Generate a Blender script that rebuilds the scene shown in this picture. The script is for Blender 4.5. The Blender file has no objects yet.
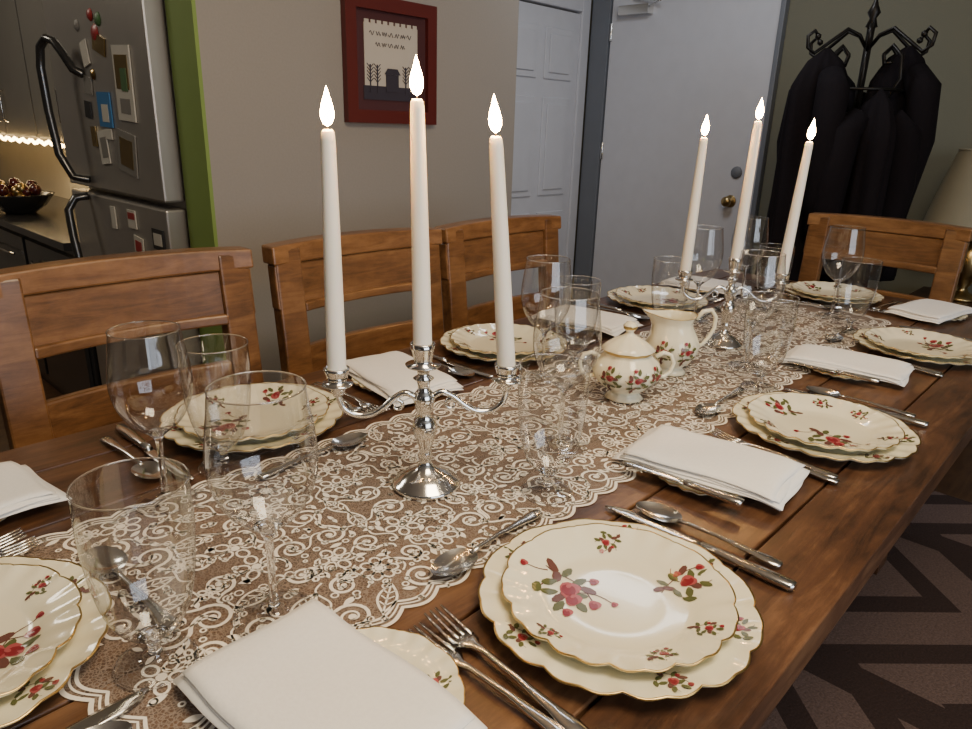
import bpy, math, random
from mathutils import Vector, Matrix
R = random.Random(7)
TZ = 0.80
PI = math.pi

# ------------------------------------------------------------------ materials
def mk(name, col, rough=0.5, metal=0.0, coat=0.0, emis=None, es=0, bump=None, spec=0.5, sheen=0):
    m = bpy.data.materials.new(name); m.use_nodes = True
    nt = m.node_tree; b = nt.nodes['Principled BSDF']
    b.inputs['Base Color'].default_value = (*col, 1)
    b.inputs['Roughness'].default_value = rough
    b.inputs['Metallic'].default_value = metal
    b.inputs['Coat Weight'].default_value = coat
    b.inputs['Specular IOR Level'].default_value = spec
    b.inputs['Sheen Weight'].default_value = sheen
    if emis:
        b.inputs['Emission Color'].default_value = (*emis, 1)
        b.inputs['Emission Strength'].default_value = es
    tc = nt.nodes.new('ShaderNodeTexCoord'); n = nt.nodes.new('ShaderNodeTexNoise')
    n.inputs['Scale'].default_value = bump[0] if bump else 12
    n.inputs['Detail'].default_value = 4
    nt.links.new(tc.outputs['Object'], n.inputs['Vector'])
    if bump:
        bp = nt.nodes.new('ShaderNodeBump'); bp.inputs['Strength'].default_value = bump[1]
        bp.inputs['Distance'].default_value = bump[2]
        nt.links.new(n.outputs['Fac'], bp.inputs['Height']); nt.links.new(bp.outputs['Normal'], b.inputs['Normal'])
    mx = nt.nodes.new('ShaderNodeMix'); mx.data_type = 'RGBA'
    mx.inputs[6].default_value = (*[c*0.93 for c in col], 1); mx.inputs[7].default_value = (*[min(1, c*1.05) for c in col], 1)
    nt.links.new(n.outputs['Fac'], mx.inputs[0]); nt.links.new(mx.outputs[2], b.inputs['Base Color'])
    return m

def wood(name, dark, mid, light, axis=0, rough=0.35, coat=0.15, grain=1.0, blotch=1.0, var=0.12):
    m = bpy.data.materials.new(name); m.use_nodes = True
    nt = m.node_tree; N = nt.nodes; L = nt.links; b = N['Principled BSDF']
    tc = N.new('ShaderNodeTexCoord'); geo = N.new('ShaderNodeNewGeometry')
    mul = N.new('ShaderNodeVectorMath'); mul.operation = 'SCALE'; mul.inputs[0].default_value = (7.3, 5.1, 9.7)
    L.new(geo.outputs['Random Per Island'], mul.inputs['Scale'])
    add = N.new('ShaderNodeVectorMath'); add.operation = 'ADD'
    L.new(tc.outputs['Object'], add.inputs[0]); L.new(mul.outputs[0], add.inputs[1])
    mp = N.new('ShaderNodeMapping'); s = [18, 18, 18]; s[axis] = 1.8
    mp.inputs['Scale'].default_value = s; L.new(add.outputs[0], mp.inputs['Vector'])
    n1 = N.new('ShaderNodeTexNoise'); n1.inputs['Scale'].default_value = 2.4*grain; n1.inputs['Detail'].default_value = 10
    n1.inputs['Roughness'].default_value = 0.7
    n1.inputs['Distortion'].default_value = 0.8; L.new(mp.outputs[0], n1.inputs['Vector'])
    mp2 = N.new('ShaderNodeMapping'); s2 = [7, 7, 7]; s2[axis] = 4.0
    mp2.inputs['Scale'].default_value = s2; L.new(add.outputs[0], mp2.inputs['Vector'])
    n2 = N.new('ShaderNodeTexNoise'); n2.inputs['Scale'].default_value = 1.6*blotch; n2.inputs['Detail'].default_value = 7
    n2.inputs['Roughness'].default_value = 0.65
    L.new(mp2.outputs[0], n2.inputs['Vector'])
    r = N.new('ShaderNodeValToRGB'); e = r.color_ramp.elements
    e[0].position = 0.36; e[0].color = (*dark, 1); e[1].position = 0.64; e[1].color = (*light, 1)
    k = r.color_ramp.elements.new(0.5); k.color = (*mid, 1)
    ad = N.new('ShaderNodeMath'); ad.operation = 'MULTIPLY_ADD'; ad.inputs[1].default_value = 0.5
    L.new(n1.outputs['Fac'], ad.inputs[0])
    h = N.new('ShaderNodeMath'); h.operation = 'MULTIPLY'; h.inputs[1].default_value = 0.5
    L.new(n2.outputs['Fac'], h.inputs[0]); L.new(h.outputs[0], ad.inputs[2])
    rp = N.new('ShaderNodeMath'); rp.operation = 'MULTIPLY_ADD'; rp.inputs[1].default_value = var
    L.new(geo.outputs['Random Per Island'], rp.inputs[0])
    sb = N.new('ShaderNodeMath'); sb.operation = 'SUBTRACT'; sb.inputs[1].default_value = var/2
    L.new(ad.outputs[0], sb.inputs[0]); L.new(sb.outputs[0], rp.inputs[2])
    L.new(rp.outputs[0], r.inputs['Fac']); L.new(r.outputs[0], b.inputs['Base Color'])
    b.inputs['Roughness'].default_value = rough; b.inputs['Coat Weight'].default_value = coat
    b.inputs['Coat Roughness'].default_value = 0.25
    bp = N.new('ShaderNodeBump'); bp.inputs['Strength'].default_value = 0.4; bp.inputs['Distance'].default_value = 0.002
    L.new(ad.outputs[0], bp.inputs['Height']); L.new(bp.outputs[0], b.inputs['Normal'])
    return m

def glassmat():
    m = bpy.data.materials.new('thin_glass'); m.use_nodes = True
    nt = m.node_tree; N = nt.nodes; L = nt.links
    N.remove(N['Principled BSDF']); out = N['Material Output']
    lw = N.new('ShaderNodeLayerWeight'); lw.inputs['Blend'].default_value = 0.5
    ramp = N.new('ShaderNodeValToRGB'); e = ramp.color_ramp.elements
    e[0].position = 0.45; e[0].color = (0.97, 0.975, 0.98, 1); e[1].position = 0.97; e[1].color = (0.42, 0.44, 0.46, 1)
    k = e.new(0.78); k.color = (0.88, 0.89, 0.9, 1)
    L.new(lw.outputs['Facing'], ramp.inputs[0])
    tr = N.new('ShaderNodeBsdfTransparent'); L.new(ramp.outputs[0], tr.inputs[0])
    gl = N.new('ShaderNodeBsdfGlossy'); gl.inputs['Roughness'].default_value = 0.035
    pw = N.new('ShaderNodeMath'); pw.operation = 'POWER'; pw.inputs[1].default_value = 3.0
    L.new(lw.outputs['Facing'], pw.inputs[0])
    mm = N.new('ShaderNodeMath'); mm.operation = 'MULTIPLY_ADD'; mm.use_clamp = True
    mm.inputs[1].default_value = 0.8; mm.inputs[2].default_value = 0.10
    L.new(pw.outputs[0], mm.inputs[0])
    mx = N.new('ShaderNodeMixShader'); L.new(mm.outputs[0], mx.inputs[0]); L.new(tr.outputs[0], mx.inputs[1]); L.new(gl.outputs[0], mx.inputs[2])
    L.new(mx.outputs[0], out.inputs[0])
    return m
def solidglass():
    m = bpy.data.materials.new('solid_glass'); m.use_nodes = True
    nt = m.node_tree; N = nt.nodes; L = nt.links
    N.remove(N['Principled BSDF']); out = N['Material Output']
    g = N.new('ShaderNodeBsdfGlass'); g.inputs['IOR'].default_value = 1.5; g.inputs['Roughness'].default_value = 0.0
    L.new(g.outputs[0], out.inputs[0]); return m

def netmat():
    m = bpy.data.materials.new('lace_net'); m.use_nodes = True
    nt = m.node_tree; N = nt.nodes; L = nt.links; b = N['Principled BSDF']; out = N['Material Output']
    b.inputs['Base Color'].default_value = (0.33, 0.26, 0.21, 1); b.inputs['Roughness'].default_value = 0.9
    tc = N.new('ShaderNodeTexCoord'); v = N.new('ShaderNodeTexVoronoi'); v.feature = 'DISTANCE_TO_EDGE'
    v.inputs['Scale'].default_value = 300; L.new(tc.outputs['Object'], v.inputs['Vector'])
    r = N.new('ShaderNodeMapRange'); r.inputs[1].default_value = 0.05; r.inputs[2].default_value = 0.22
    r.inputs[3].default_value = 0.72; r.inputs[4].default_value = 0.12
    L.new(v.outputs['Distance'], r.inputs[0])
    tr = N.new('ShaderNodeBsdfTransparent'); mx = N.new('ShaderNodeMixShader')
    L.new(r.outputs[0], mx.inputs[0]); L.new(tr.outputs[0], mx.inputs[1]); L.new(b.outputs[0], mx.inputs[2]); L.new(mx.outputs[0], out.inputs[0])
    return m

def rugmat():
    m = bpy.data.materials.new('rug_pattern'); m.use_nodes = True
    nt = m.node_tree; N = nt.nodes; L = nt.links; b = N['Principled BSDF']; b.inputs['Roughness'].default_value = 0.95
    tc = N.new('ShaderNodeTexCoord'); sx = N.new('ShaderNodeSeparateXYZ'); L.new(tc.outputs['Object'], sx.inputs[0])
    def M(op, a, c, d=None):
        q = N.new('ShaderNodeMath'); q.operation = op
        for i, z in enumerate((a, c, d)):
            if z is None: continue
            if isinstance(z, (int, float)): q.inputs[i].default_value = z
            else: L.new(z, q.inputs[i])
        return q.outputs[0]
    zz = M('PINGPONG', sx.outputs[0], 0.42)
    s = M('ADD', sx.outputs[1], zz); s = M('MULTIPLY', s, 3.6); fr = M('FRACT', s, 0)
    st = M('GREATER_THAN', fr, 0.35)
    bx = M('ADD', sx.outputs[0], 0.12); bx = M('MULTIPLY', bx, 1.19); bf = M('FRACT', bx, 0); bm = M('GREATER_THAN', bf, 0.13)
    st = M('MULTIPLY', st, bm)
    n = N.new('ShaderNodeTexNoise'); n.inputs['Scale'].default_value = 180; L.new(tc.outputs['Object'], n.inputs['Vector'])
    mx = N.new('ShaderNodeMix'); mx.data_type = 'RGBA'; mx.inputs[6].default_value = (0.05, 0.026, 0.022, 1); mx.inputs[7].default_value = (0.19, 0.125, 0.11, 1)
    L.new(st, mx.inputs[0])
    m2 = N.new('ShaderNodeMix'); m2.data_type = 'RGBA'; m2.blend_type = 'MULTIPLY'; m2.inputs[0].default_value = 0.7
    L.new(mx.outputs[2], m2.inputs[6]); L.new(n.outputs['Fac'], m2.inputs[7]); L.new(m2.outputs[2], b.inputs['Base Color'])
    bp = N.new('ShaderNodeBump'); bp.inputs['Strength'].default_value = 0.6; bp.inputs['Distance'].default_value = 0.004
    L.new(n.outputs['Fac'], bp.inputs['Height']); L.new(bp.outputs[0], b.inputs['Normal'])
    return m

M_table = wood('table_wood', (0.020, 0.009, 0.005), (0.082, 0.036, 0.017), (0.185, 0.094, 0.046), 0, 0.33, 0.24, var=0.08)
M_tableY = wood('table_wood_cross', (0.020, 0.009, 0.005), (0.080, 0.034, 0.016), (0.175, 0.088, 0.044), 1, 0.33, 0.24, var=0.08)
M_chair = wood('chair_wood', (0.06, 0.026, 0.010), (0.165, 0.076, 0.028), (0.275, 0.142, 0.058), 0, 0.36, 0.2, var=0.06)
M_cush = mk('seat_leather', (0.05, 0.03, 0.02), 0.5)
M_china = mk('china', (0.83, 0.79, 0.60), 0.12, coat=0.3)
M_gold = mk('gold_rim', (0.60, 0.43, 0.17), 0.3, 1.0)
M_red = mk('decal_red', (0.22, 0.018, 0.026), 0.2)
M_pink = mk('decal_pink', (0.38, 0.08, 0.085), 0.2)
M_green = mk('decal_green', (0.10, 0.11, 0.04), 0.2)
M_brown = mk('decal_brown', (0.13, 0.055, 0.045), 0.2)
M_silver = mk('silver', (0.82, 0.80, 0.76), 0.14, 1.0)
M_steel = mk('cutlery_steel', (0.76, 0.75, 0.72), 0.17, 1.0)
M_wax = mk('candle_wax', (0.88, 0.84, 0.76), 0.4)
M_wax.node_tree.nodes['Principled BSDF'].inputs['Subsurface Weight'].default_value = 0.25
M_wax.node_tree.nodes['Principled BSDF'].inputs['Subsurface Radius'].default_value = (0.02, 0.012, 0.006)
M_wick = mk('wick', (0.02, 0.015, 0.01), 0.9)
M_flame = mk('flame', (1, 0.7, 0.3), 0.5, emis=(1.0, 0.50, 0.15), es=260)
M_napkin = mk('linen', (0.86, 0.85, 0.82), 0.9, bump=(260, 0.25, 0.001), sheen=0.2)
M_glass = glassmat(); M_sglass = solidglass(); M_net = netmat()
M_lace = mk('lace_thread', (0.88, 0.83, 0.74), 0.85)
M_wall = mk('wall_paint', (0.295, 0.275, 0.25), 0.85, bump=(160, 0.15, 0.002))
M_walld = mk('wall_paint_olive', (0.18, 0.175, 0.125), 0.85, bump=(160, 0.15, 0.002))
M_greenw = mk('green_paint', (0.20, 0.30, 0.07), 0.7)
M_ceil = mk('ceiling_paint', (0.65, 0.62, 0.56), 0.9)
M_floor = wood('floor_wood', (0.03, 0.014, 0.008), (0.07, 0.035, 0.018), (0.11, 0.06, 0.03), 0, 0.4, 0.1)
M_rug = rugmat()
M_door = mk('door_paint', (0.62, 0.63, 0.67), 0.45)
M_frame = mk('metal_door_frame', (0.17, 0.185, 0.21), 0.5)
M_brass = mk('brass', (0.45, 0.33, 0.15), 0.3, 1.0)
M_iron = mk('wrought_iron', (0.02, 0.018, 0.016), 0.4, 0.6)
M_coat = mk('coat_fabric', (0.009, 0.007, 0.009), 0.9, bump=(60, 0.4, 0.004), spec=0.15)
M_fridge = mk('fridge_steel', (0.42, 0.40, 0.37), 0.38, 0.7)
M_handle = mk('fridge_handle', (0.09, 0.09, 0.09), 0.25, 0.8)
M_fblack = mk('fridge_gasket', (0.02, 0.02, 0.022), 0.4)
M_cab = mk('cabinet_paint', (0.20, 0.19, 0.17), 0.55)
M_counter = mk('dark_counter', (0.03, 0.03, 0.032), 0.2)
M_splash = mk('backsplash', (0.48, 0.43, 0.34), 0.6)
M_white = mk('white_plastic', (0.75, 0.74, 0.7), 0.4)
M_bulb = mk('fairy_bulb', (1, 0.8, 0.4), 0.4, emis=(1, 0.66, 0.28), es=25)
M_frred = mk('red_frame', (0.10, 0.015, 0.013), 0.4)
M_cream = mk('sampler_cream', (0.50, 0.46, 0.40), 0.8)
M_navy = mk('sampler_dark', (0.06, 0.016, 0.02), 0.8)
M_ink = mk('sampler_ink', (0.03, 0.025, 0.04), 0.8)
M_shade = mk('lamp_shade', (0.42, 0.40, 0.30), 0.8)
M_blue = mk('magnet_blue', (0.04, 0.17, 0.38), 0.4)
M_mred = mk('magnet_red', (0.30, 0.03, 0.03), 0.4)
M_mgr = mk('magnet_green', (0.06, 0.14, 0.05), 0.5)
M_paper = mk('paper', (0.50, 0.48, 0.42), 0.7)
M_glassred = mk('dark_ornament', (0.07, 0.012, 0.012), 0.1, coat=0.5)

# ------------------------------------------------------------------ mesh builder
class MB:
    def __init__(s): s.v = []; s.f = []; s.m = []; s.s = []
    def add(s, vs, fs, mat=0, smooth=True, T=None):
        o = len(s.v)
        s.v += [(T @ Vector(p)) if T else Vector(p) for p in vs]
        for f in fs: s.f.append([i+o for i in f]); s.m.append(mat); s.s.append(smooth)
    def box(s, x0, x1, y0, y1, z0, z1, mat=0, T=None):
        vs = [(x, y, z) for z in (z0, z1) for y in (y0, y1) for x in (x0, x1)]
        s.add(vs, [(0, 2, 3, 1), (4, 5, 7, 6), (0, 1, 5, 4), (2, 6, 7, 3), (0, 4, 6, 2), (1, 3, 7, 5)], mat, False, T)
    def lathe(s, prof, seg=32, mat=0, T=None, mod=None, matf=None, smooth=True, cap0=False, cap1=False):
        vs = []; n = len(prof)
        for i in range(seg):
            a = 2*PI*i/seg
            for j, (r, z) in enumerate(prof):
                x, y, zz = r*math.cos(a), r*math.sin(a), z
                if mod: x, y, zz = mod(r, z, a, j)
                vs.append((x, y, zz))
        o = len(s.v); s.v += [(T @ Vector(p)) if T else Vector(p) for p in vs]
        for i in range(seg):
            k = (i+1) % seg
            for j in range(n-1):
                s.f.append([o+i*n+j, o+k*n+j, o+k*n+j+1, o+i*n+j+1]); s.m.append(matf(j) if matf else mat); s.s.append(smooth)
        if cap0: s.f.append([o+i*n for i in range(seg)][::-1]); s.m.append(mat); s.s.append(False)
        if cap1: s.f.append([o+i*n+n-1 for i in range(seg)]); s.m.append(mat); s.s.append(False)
    def tube(s, pts, rad, seg=8, mat=0, T=None, closed=False):
        pts = [Vector(p) for p in pts]; n = len(pts)
        if isinstance(rad, (int, float)): rad = [rad]*n
        vs = []; prev = None
        for i, p in enumerate(pts):
            if closed: t = pts[(i+1) % n]-pts[i-1]
            else: t = pts[min(i+1, n-1)]-pts[max(i-1, 0)]
            t.normalize()
            if prev is None:
                ref = Vector((0, 0, 1)) if abs(t.z) < 0.9 else Vector((1, 0, 0))
                u = t.cross(ref).normalized()
            else: u = (prev - t*prev.dot(t)).normalized()
            prev = u; w = t.cross(u)
            for k in range(seg):
                a = 2*PI*k/seg; vs.append(p+(u*math.cos(a)+w*math.sin(a))*rad[i])
        fs = []
        for i in range(n if closed else n-1):
            j = (i+1) % n
            for k in range(seg):
                l = (k+1) % seg; fs.append((i*seg+k, i*seg+l, j*seg+l, j*seg+k))
        if not closed:
            fs.append(tuple(range(seg))[::-1]); fs.append(tuple((n-1)*seg+k for k in range(seg)))
        s.add(vs, fs, mat, True, T)
    def strip(s, pts, th=0.0022, mat=0, T=None):
        vs = []
        for (x, y, z, hw) in pts:
            vs += [(x-hw, y, z), (x-hw*0.6, y, z+th), (x+hw*0.6, y, z+th), (x+hw, y, z), (x, y, z-th*0.4)]
        fs = []
        for i in range(len(pts)-1):
            for k in range(5): fs.append((i*5+k, i*5+(k+1) % 5, i*5+5+(k+1) % 5, i*5+5+k))
        fs.append((4, 3, 2, 1, 0)); q = (len(pts)-1)*5; fs.append((q, q+1, q+2, q+3, q+4))
        s.add(vs, fs, mat, True, T)
    def ribbon(s, pts, w, z, mat=0):
        n = len(pts)
        if isinstance(w, float): w = [w]*n
        vs = []
        for i, p in enumerate(pts):
            a = pts[max(i-1, 0)]; b = pts[min(i+1, n-1)]
            dx, dy = b[0]-a[0], b[1]-a[1]; l = math.hypot(dx, dy) or 1
            vs += [(p[0]-dy/l*w[i], p[1]+dx/l*w[i], z), (p[0]+dy/l*w[i], p[1]-dx/l*w[i], z)]
        s.add(vs, [(2*i, 2*i+1, 2*i+3, 2*i+2) for i in range(n-1)], mat, False)
    def mesh(s, name, mats, fix=False):
        me = bpy.data.meshes.new(name); me.from_pydata([tuple(p) for p in s.v], [], s.f)
        for m in mats: me.materials.append(m)
        me.polygons.foreach_set('material_index', s.m); me.polygons.foreach_set('use_smooth', s.s)
        if fix:
            import bmesh
            bm = bmesh.new(); bm.from_mesh(me); bmesh.ops.recalc_face_normals(bm, faces=bm.faces); bm.to_mesh(me); bm.free()
        me.update(); return me
    def build(s, name, mats, loc=(0, 0, 0), rz=0, bevel=0):
        return put(name, s.mesh(name, mats), loc, rz, bevel)

def put(name, me, loc=(0, 0, 0), rz=0, bevel=0):
    o = bpy.data.objects.new(name, me); bpy.context.scene.collection.objects.link(o)
    o.location = loc; o.rotation_euler = (0, 0, rz)
    if bevel:
        b = o.modifiers.new('bevel', 'BEVEL'); b.width = bevel; b.segments = 2; b.limit_method = 'ANGLE'; b.angle_limit = 0.7
    return o
def Tr(x, y, z): return Matrix.Translation((x, y, z))
def Rz(a): return Matrix.Rotation(a, 4, 'Z')
def Rx(a): return Matrix.Rotation(a, 4, 'X')
def Ry(a): return Matrix.Rotation(a, 4, 'Y')
rad = math.radians

# ------------------------------------------------------------------ room
def room_box(name, mat, *b):
    m = MB(); m.box(*b); return m.build(name, [mat])
room_box('floor', M_floor, -3.1, 4.05, -2.75, 6.1, -0.05, 0)
room_box('ceiling', M_ceil, -3.1, 4.05, -2.75, 6.1, 2.5, 2.55)
room_box('wall_left', M_wall, 0.895, 2.1, 1.85, 2.0, 0, 2.5)
room_box('wall_alcove', M_wall, 1.66, 2.1, 2.0, 6.0, 0, 2.5)
room_box('wall_hall', M_wall, 2.1, 3.9, 2.85, 3.0, 0, 2.5)
room_box('wall_far', M_walld, 3.9, 4.05, -2.6, 3.0, 0, 2.5)
room_box('wall_kitchen', M_splash, 1.3, 1.66, 2.86, 6.0, 0, 2.5)
room_box('wall_kitchen_side', M_wall, -3.0, 2.1, 6.0, 6.1, 0, 2.5)
room_box('wall_back', M_wall, -3.1, -3.0, -2.6, 6.1, 0, 2.5)
room_box('trim_1', M_greenw, 0.885, 0.895, 1.85, 2.0, 0, 2.5)
m = MB()
m.box(-3, -1.0, -2.75, -2.6, 0, 2.5); m.box(1.6, 3.9, -2.75, -2.6, 0, 2.5)
m.box(-1.0, 1.6, -2.75, -2.6, 0, 0.8); m.box(-1.0, 1.6, -2.75, -2.6, 2.2, 2.5)
m.build('wall_right', [M_wall])
m = MB()
for x in (-1.0, 0.28, 1.54): m.box(x, x+0.06, -2.72, -2.62, 0.8, 2.2)
for z in (0.8, 1.47, 2.14): m.box(-1.0, 1.6, -2.71, -2.63, z, z+0.06)
m.build('window_1', [M_white])
room_box('baseboard_left', M_door, 0.9, 2.1, 1.835, 1.85, 0, 0.12)
room_box('baseboard_far', M_door, 3.885, 3.9, -2.6, 1.58, 0, 0.12)
m = MB(); m.box(3.02, 3.76, 2.815, 2.848, 0.01, 1.90)
for (x0, x1) in ((3.10, 3.36), (3.43, 3.69)):
    for (z0, z1) in ((0.2, 0.75), (0.85, 1.42), (1.52, 1.80)):
        m.box(x0, x1, 2.804, 2.816, z0, z1); m.box(x0+0.035, x1-0.035, 2.794, 2.805, z0+0.035, z1-0.035)
m.build('door_1', [M_door], bevel=0.006)
m = MB(); m.box(2.94, 3.02, 2.80, 2.848, 0, 1.99); m.box(3.76, 3.84, 2.80, 2.848, 0, 1.99); m.box(3.02, 3.76, 2.80, 2.848, 1.91, 1.99)
m.build('trim_2', [M_door], bevel=0.006)
m = MB(); m.box(3.862, 3.898, 1.645, 2.66, 0.01, 2.04)
for z in (0.25, 1.12, 1.8): m.tube([(3.858, 2.655, z-0.05), (3.858, 2.655, z+0.05)], 0.010, 8, 2)
T = Tr(3.862, 1.77, 0.888) @ Ry(-PI/2)
m.lathe([(0.0, 0), (0.034, 0), (0.034, 0.006), (0.012, 0.01), (0.012, 0.035), (0.026, 0.045), (0.028, 0.06), (0.018, 0.07), (0, 0.072)], 20, 1, T)
T = Tr(3.862, 1.755, 1.045) @ Ry(-PI/2)
m.lathe([(0.0, 0), (0.032, 0), (0.030, 0.012), (0.015, 0.018), (0, 0.02)], 20, 3, T)
m.box(3.80, 3.862, 2.38, 2.58, 1.88, 1.93, 2); m.tube([(3.82, 2.42, 1.90), (3.80, 2.30, 1.94), (3.84, 2.5, 1.97)], 0.008, 8, 2)
m.build('door_2', [M_door, M_brass, M_steel, M_frame], bevel=0.003)
m = MB(); m.box(3.85, 3.899, 2.668, 2.80, 0, 2.14); m.box(3.85, 3.899, 1.615, 1.642, 0, 2.14); m.box(3.85, 3.899, 1.642, 2.668, 2.045, 2.14)
m.build('trim_3', [M_frame], bevel=0.004)
m = MB(); m.box(3.892, 3.9, 1.46, 1.54, 1.26, 1.38); m.box(3.884, 3.893, 1.49, 1.51, 1.30, 1.34)
m.build('light_switch', [M_white], bevel=0.002)
m = MB(); m.box(-0.5, 2.85, -0.9, 1.70, 0, 0.012); m.build('area_rug', [M_rug])

# ------------------------------------------------------------------ table
m = MB()
X0, X1, Y0, Y1 = -0.11, 2.32, 0.142, 1.085
yb = [Y0, Y0+0.10]; n = 5
for i in range(n): yb.append(Y0+0.10+(Y1-Y0-0.2)*(i+1)/n)
yb.append(Y1)
g = 0.0017
for i in range(len(yb)-1):
    if i in (0, len(yb)-2): m.box(X0, X1, yb[i]+g, yb[i+1]-g, TZ-0.04, TZ, 0)
    else: m.box(X0+0.10+g, X1-0.10-g, yb[i]+g, yb[i+1]-g, TZ-0.04, TZ, 0)
m.box(X0, X0+0.10, Y0+0.10+g, Y1-0.10-g, TZ-0.04, TZ, 1); m.box(X1-0.10, X1, Y0+0.10+g, Y1-0.10-g, TZ-0.04, TZ, 1)
m.box(X0+0.01, X1-0.01, Y0+0.01, Y1-0.01, TZ-0.05, TZ-0.0405, 0)
m.box(X0+0.1, X1-0.1, Y0+0.16, Y0+0.185, TZ-0.13, TZ-0.05, 0); m.box(X0+0.1, X1-0.1, Y1-0.185, Y1-0.16, TZ-0.13, TZ-0.05, 0)
m.box(X0+0.1, X0+0.125, Y0+0.17, Y1-0.17, TZ-0.13, TZ-0.05, 1); m.box(X1-0.125, X1-0.1, Y0+0.17, Y1-0.17, TZ-0.13, TZ-0.05, 1)
for x in (X0+0.16, X1-0.16):
    for y in (Y0+0.26, Y1-0.26): m.box(x-0.045, x+0.045, y-0.045, y+0.045, 0.012, TZ-0.05, 0)
m.build('dining_table', [M_table, M_tableY], bevel=0.0022)

# ------------------------------------------------------------------ chairs
def chair_mesh():
    m = MB(); W = 0.225
    def lean(z): return 0.0 if z < 0.46 else (z-0.46)*0.10
    for sx in (-1, 1):
        zs = [0.0, 0.25, 0.46, 0.7, 0.88, 0.985]
        vs = []
        for z in zs:
            yc = lean(z)-0.054 + (0.02*(0.46-z)/0.46 if z < 0.46 else 0)
            hw = 0.030 if z > 0.4 else 0.022
            cx = sx*(W-0.031)
            for (dx, dy) in ((-1, -1), (1, -1), (1, 1), (-1, 1)): vs.append((cx+dx*hw, yc+dy*0.017, z))
        fs = [(3, 2, 1, 0)]
        for i in range(len(zs)-1):
            for k in range(4): fs.append((i*4+k, i*4+(k+1) % 4, i*4+4+(k+1) % 4, i*4+4+k))
        q = (len(zs)-1)*4; fs.append((q, q+1, q+2, q+3)); m.add(vs, fs, 0, False)
        m.box(sx*(W-0.025)-0.022, sx*(W-0.025)+0.022, -0.46, -0.416, 0, 0.44, 0)
        m.box(sx*(W-0.03)-0.012, sx*(W-0.03)+0.012, -0.42, -0.06, 0.18, 0.21, 0)
        m.box(sx*(W-0.03)-0.012, sx*(W-0.03)+0.012, -0.42, -0.06, 0.38, 0.44, 0)
    def rail(z0, z1, bow, th=0.022, crown=0.0, w=W, off=0):
        n = 14; vs = []
        for i in range(n+1):
            t = -1+2*i/n; x = t*w
            yb_ = bow*(1-t*t)-0.054+off
            zt = z1+crown*(1-t*t)
            for (dy, z) in ((-th/2, z0), (th/2, z0), (th/2, zt), (-th/2, zt)): vs.append((x, yb_+dy+lean(z), z))
        fs = [(0, 1, 2, 3)]
        for i in range(n):
            for k in range(4): fs.append((i*4+k, i*4+4+k, i*4+4+(k+1) % 4, i*4+(k+1) % 4))
        q = n*4; fs.append((q+3, q+2, q+1, q)); m.add(vs, fs, 0, False)
    rail(0.955, 0.992, 0.02, 0.046, 0.006, W+0.006)
    rail(0.862, 0.954, 0.02, 0.030, 0.0, W+0.002)
    rail(0.852, 0.872, 0.02, 0.040, 0.0, W-0.058)
    rail(0.705, 0.775, 0.02, 0.02, 0, W-0.05)
    rail(0.56, 0.62, 0.02, 0.02, 0, W-0.05)
    m.box(-W+0.05, W-0.05, -0.45, -0.43, 0.38, 0.44, 0); m.box(-W+0.05, W-0.05, -0.075, -0.05, 0.38, 0.44, 0)
    m.box(-W, W, -0.47, -0.04, 0.44, 0.462, 0)
    m.box(-W+0.02, W-0.02, -0.455, -0.085, 0.462, 0.495, 1)
    return m.mesh('dining_chair', [M_chair, M_cush])
cm = chair_mesh()
for (x, y, a) in ((0.455, 1.30, 0), (0.955, 1.29, 0), (1.430, 1.29, 0), (2.47, 0.615, -PI/2)):
    put('dining_chair', cm, (x, y, 0.012), a, 0.004)

# ------------------------------------------------------------------ china
def ell(m, cx, cy, ax, ay, rot, mat, zf, n=10, dz=0.0005, petal=0):
    vs = [(cx, cy, zf(math.hypot(cx, cy))+dz)]
    for i in range(n):
        a = 2*PI*i/n; k = 1+petal*math.cos(3*a)
        px, py = ax*k*math.cos(a), ay*k*math.sin(a)
        if mat == 3: py *= (1-abs(math.cos(a))**3*0.5)
        x = cx+px*math.cos(rot)-py*math.sin(rot); y = cy+px*math.sin(rot)+py*math.cos(rot)
        vs.append((x, y, zf(math.hypot(x, y))+dz))
    m.add(vs, [(0, 1+i, 1+(i+1) % n) for i in range(n)], mat, True)
def stem(m, p0, p1, w, zf, bend=0.2, dz=0.0004, mat=5):
    pts = []; dx, dy = p1[0]-p0[0], p1[1]-p0[1]
    for i in range(9):
        t = i/8; b = bend*math.sin(PI*t); pts.append((p0[0]+dx*t-dy*b, p0[1]+dy*t+dx*b))
    vs = []
    for i, p in enumerate(pts):
        l = math.hypot(dx, dy); nx, ny = -dy/l*w, dx/l*w
        for sg in (1, -1):
            x, y = p[0]+sg*nx, p[1]+sg*ny; vs.append((x, y, zf(math.hypot(x, y))+dz))
    m.add(vs, [(2*i, 2*i+1, 2*i+3, 2*i+2) for i in range(8)], mat, True)
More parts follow.
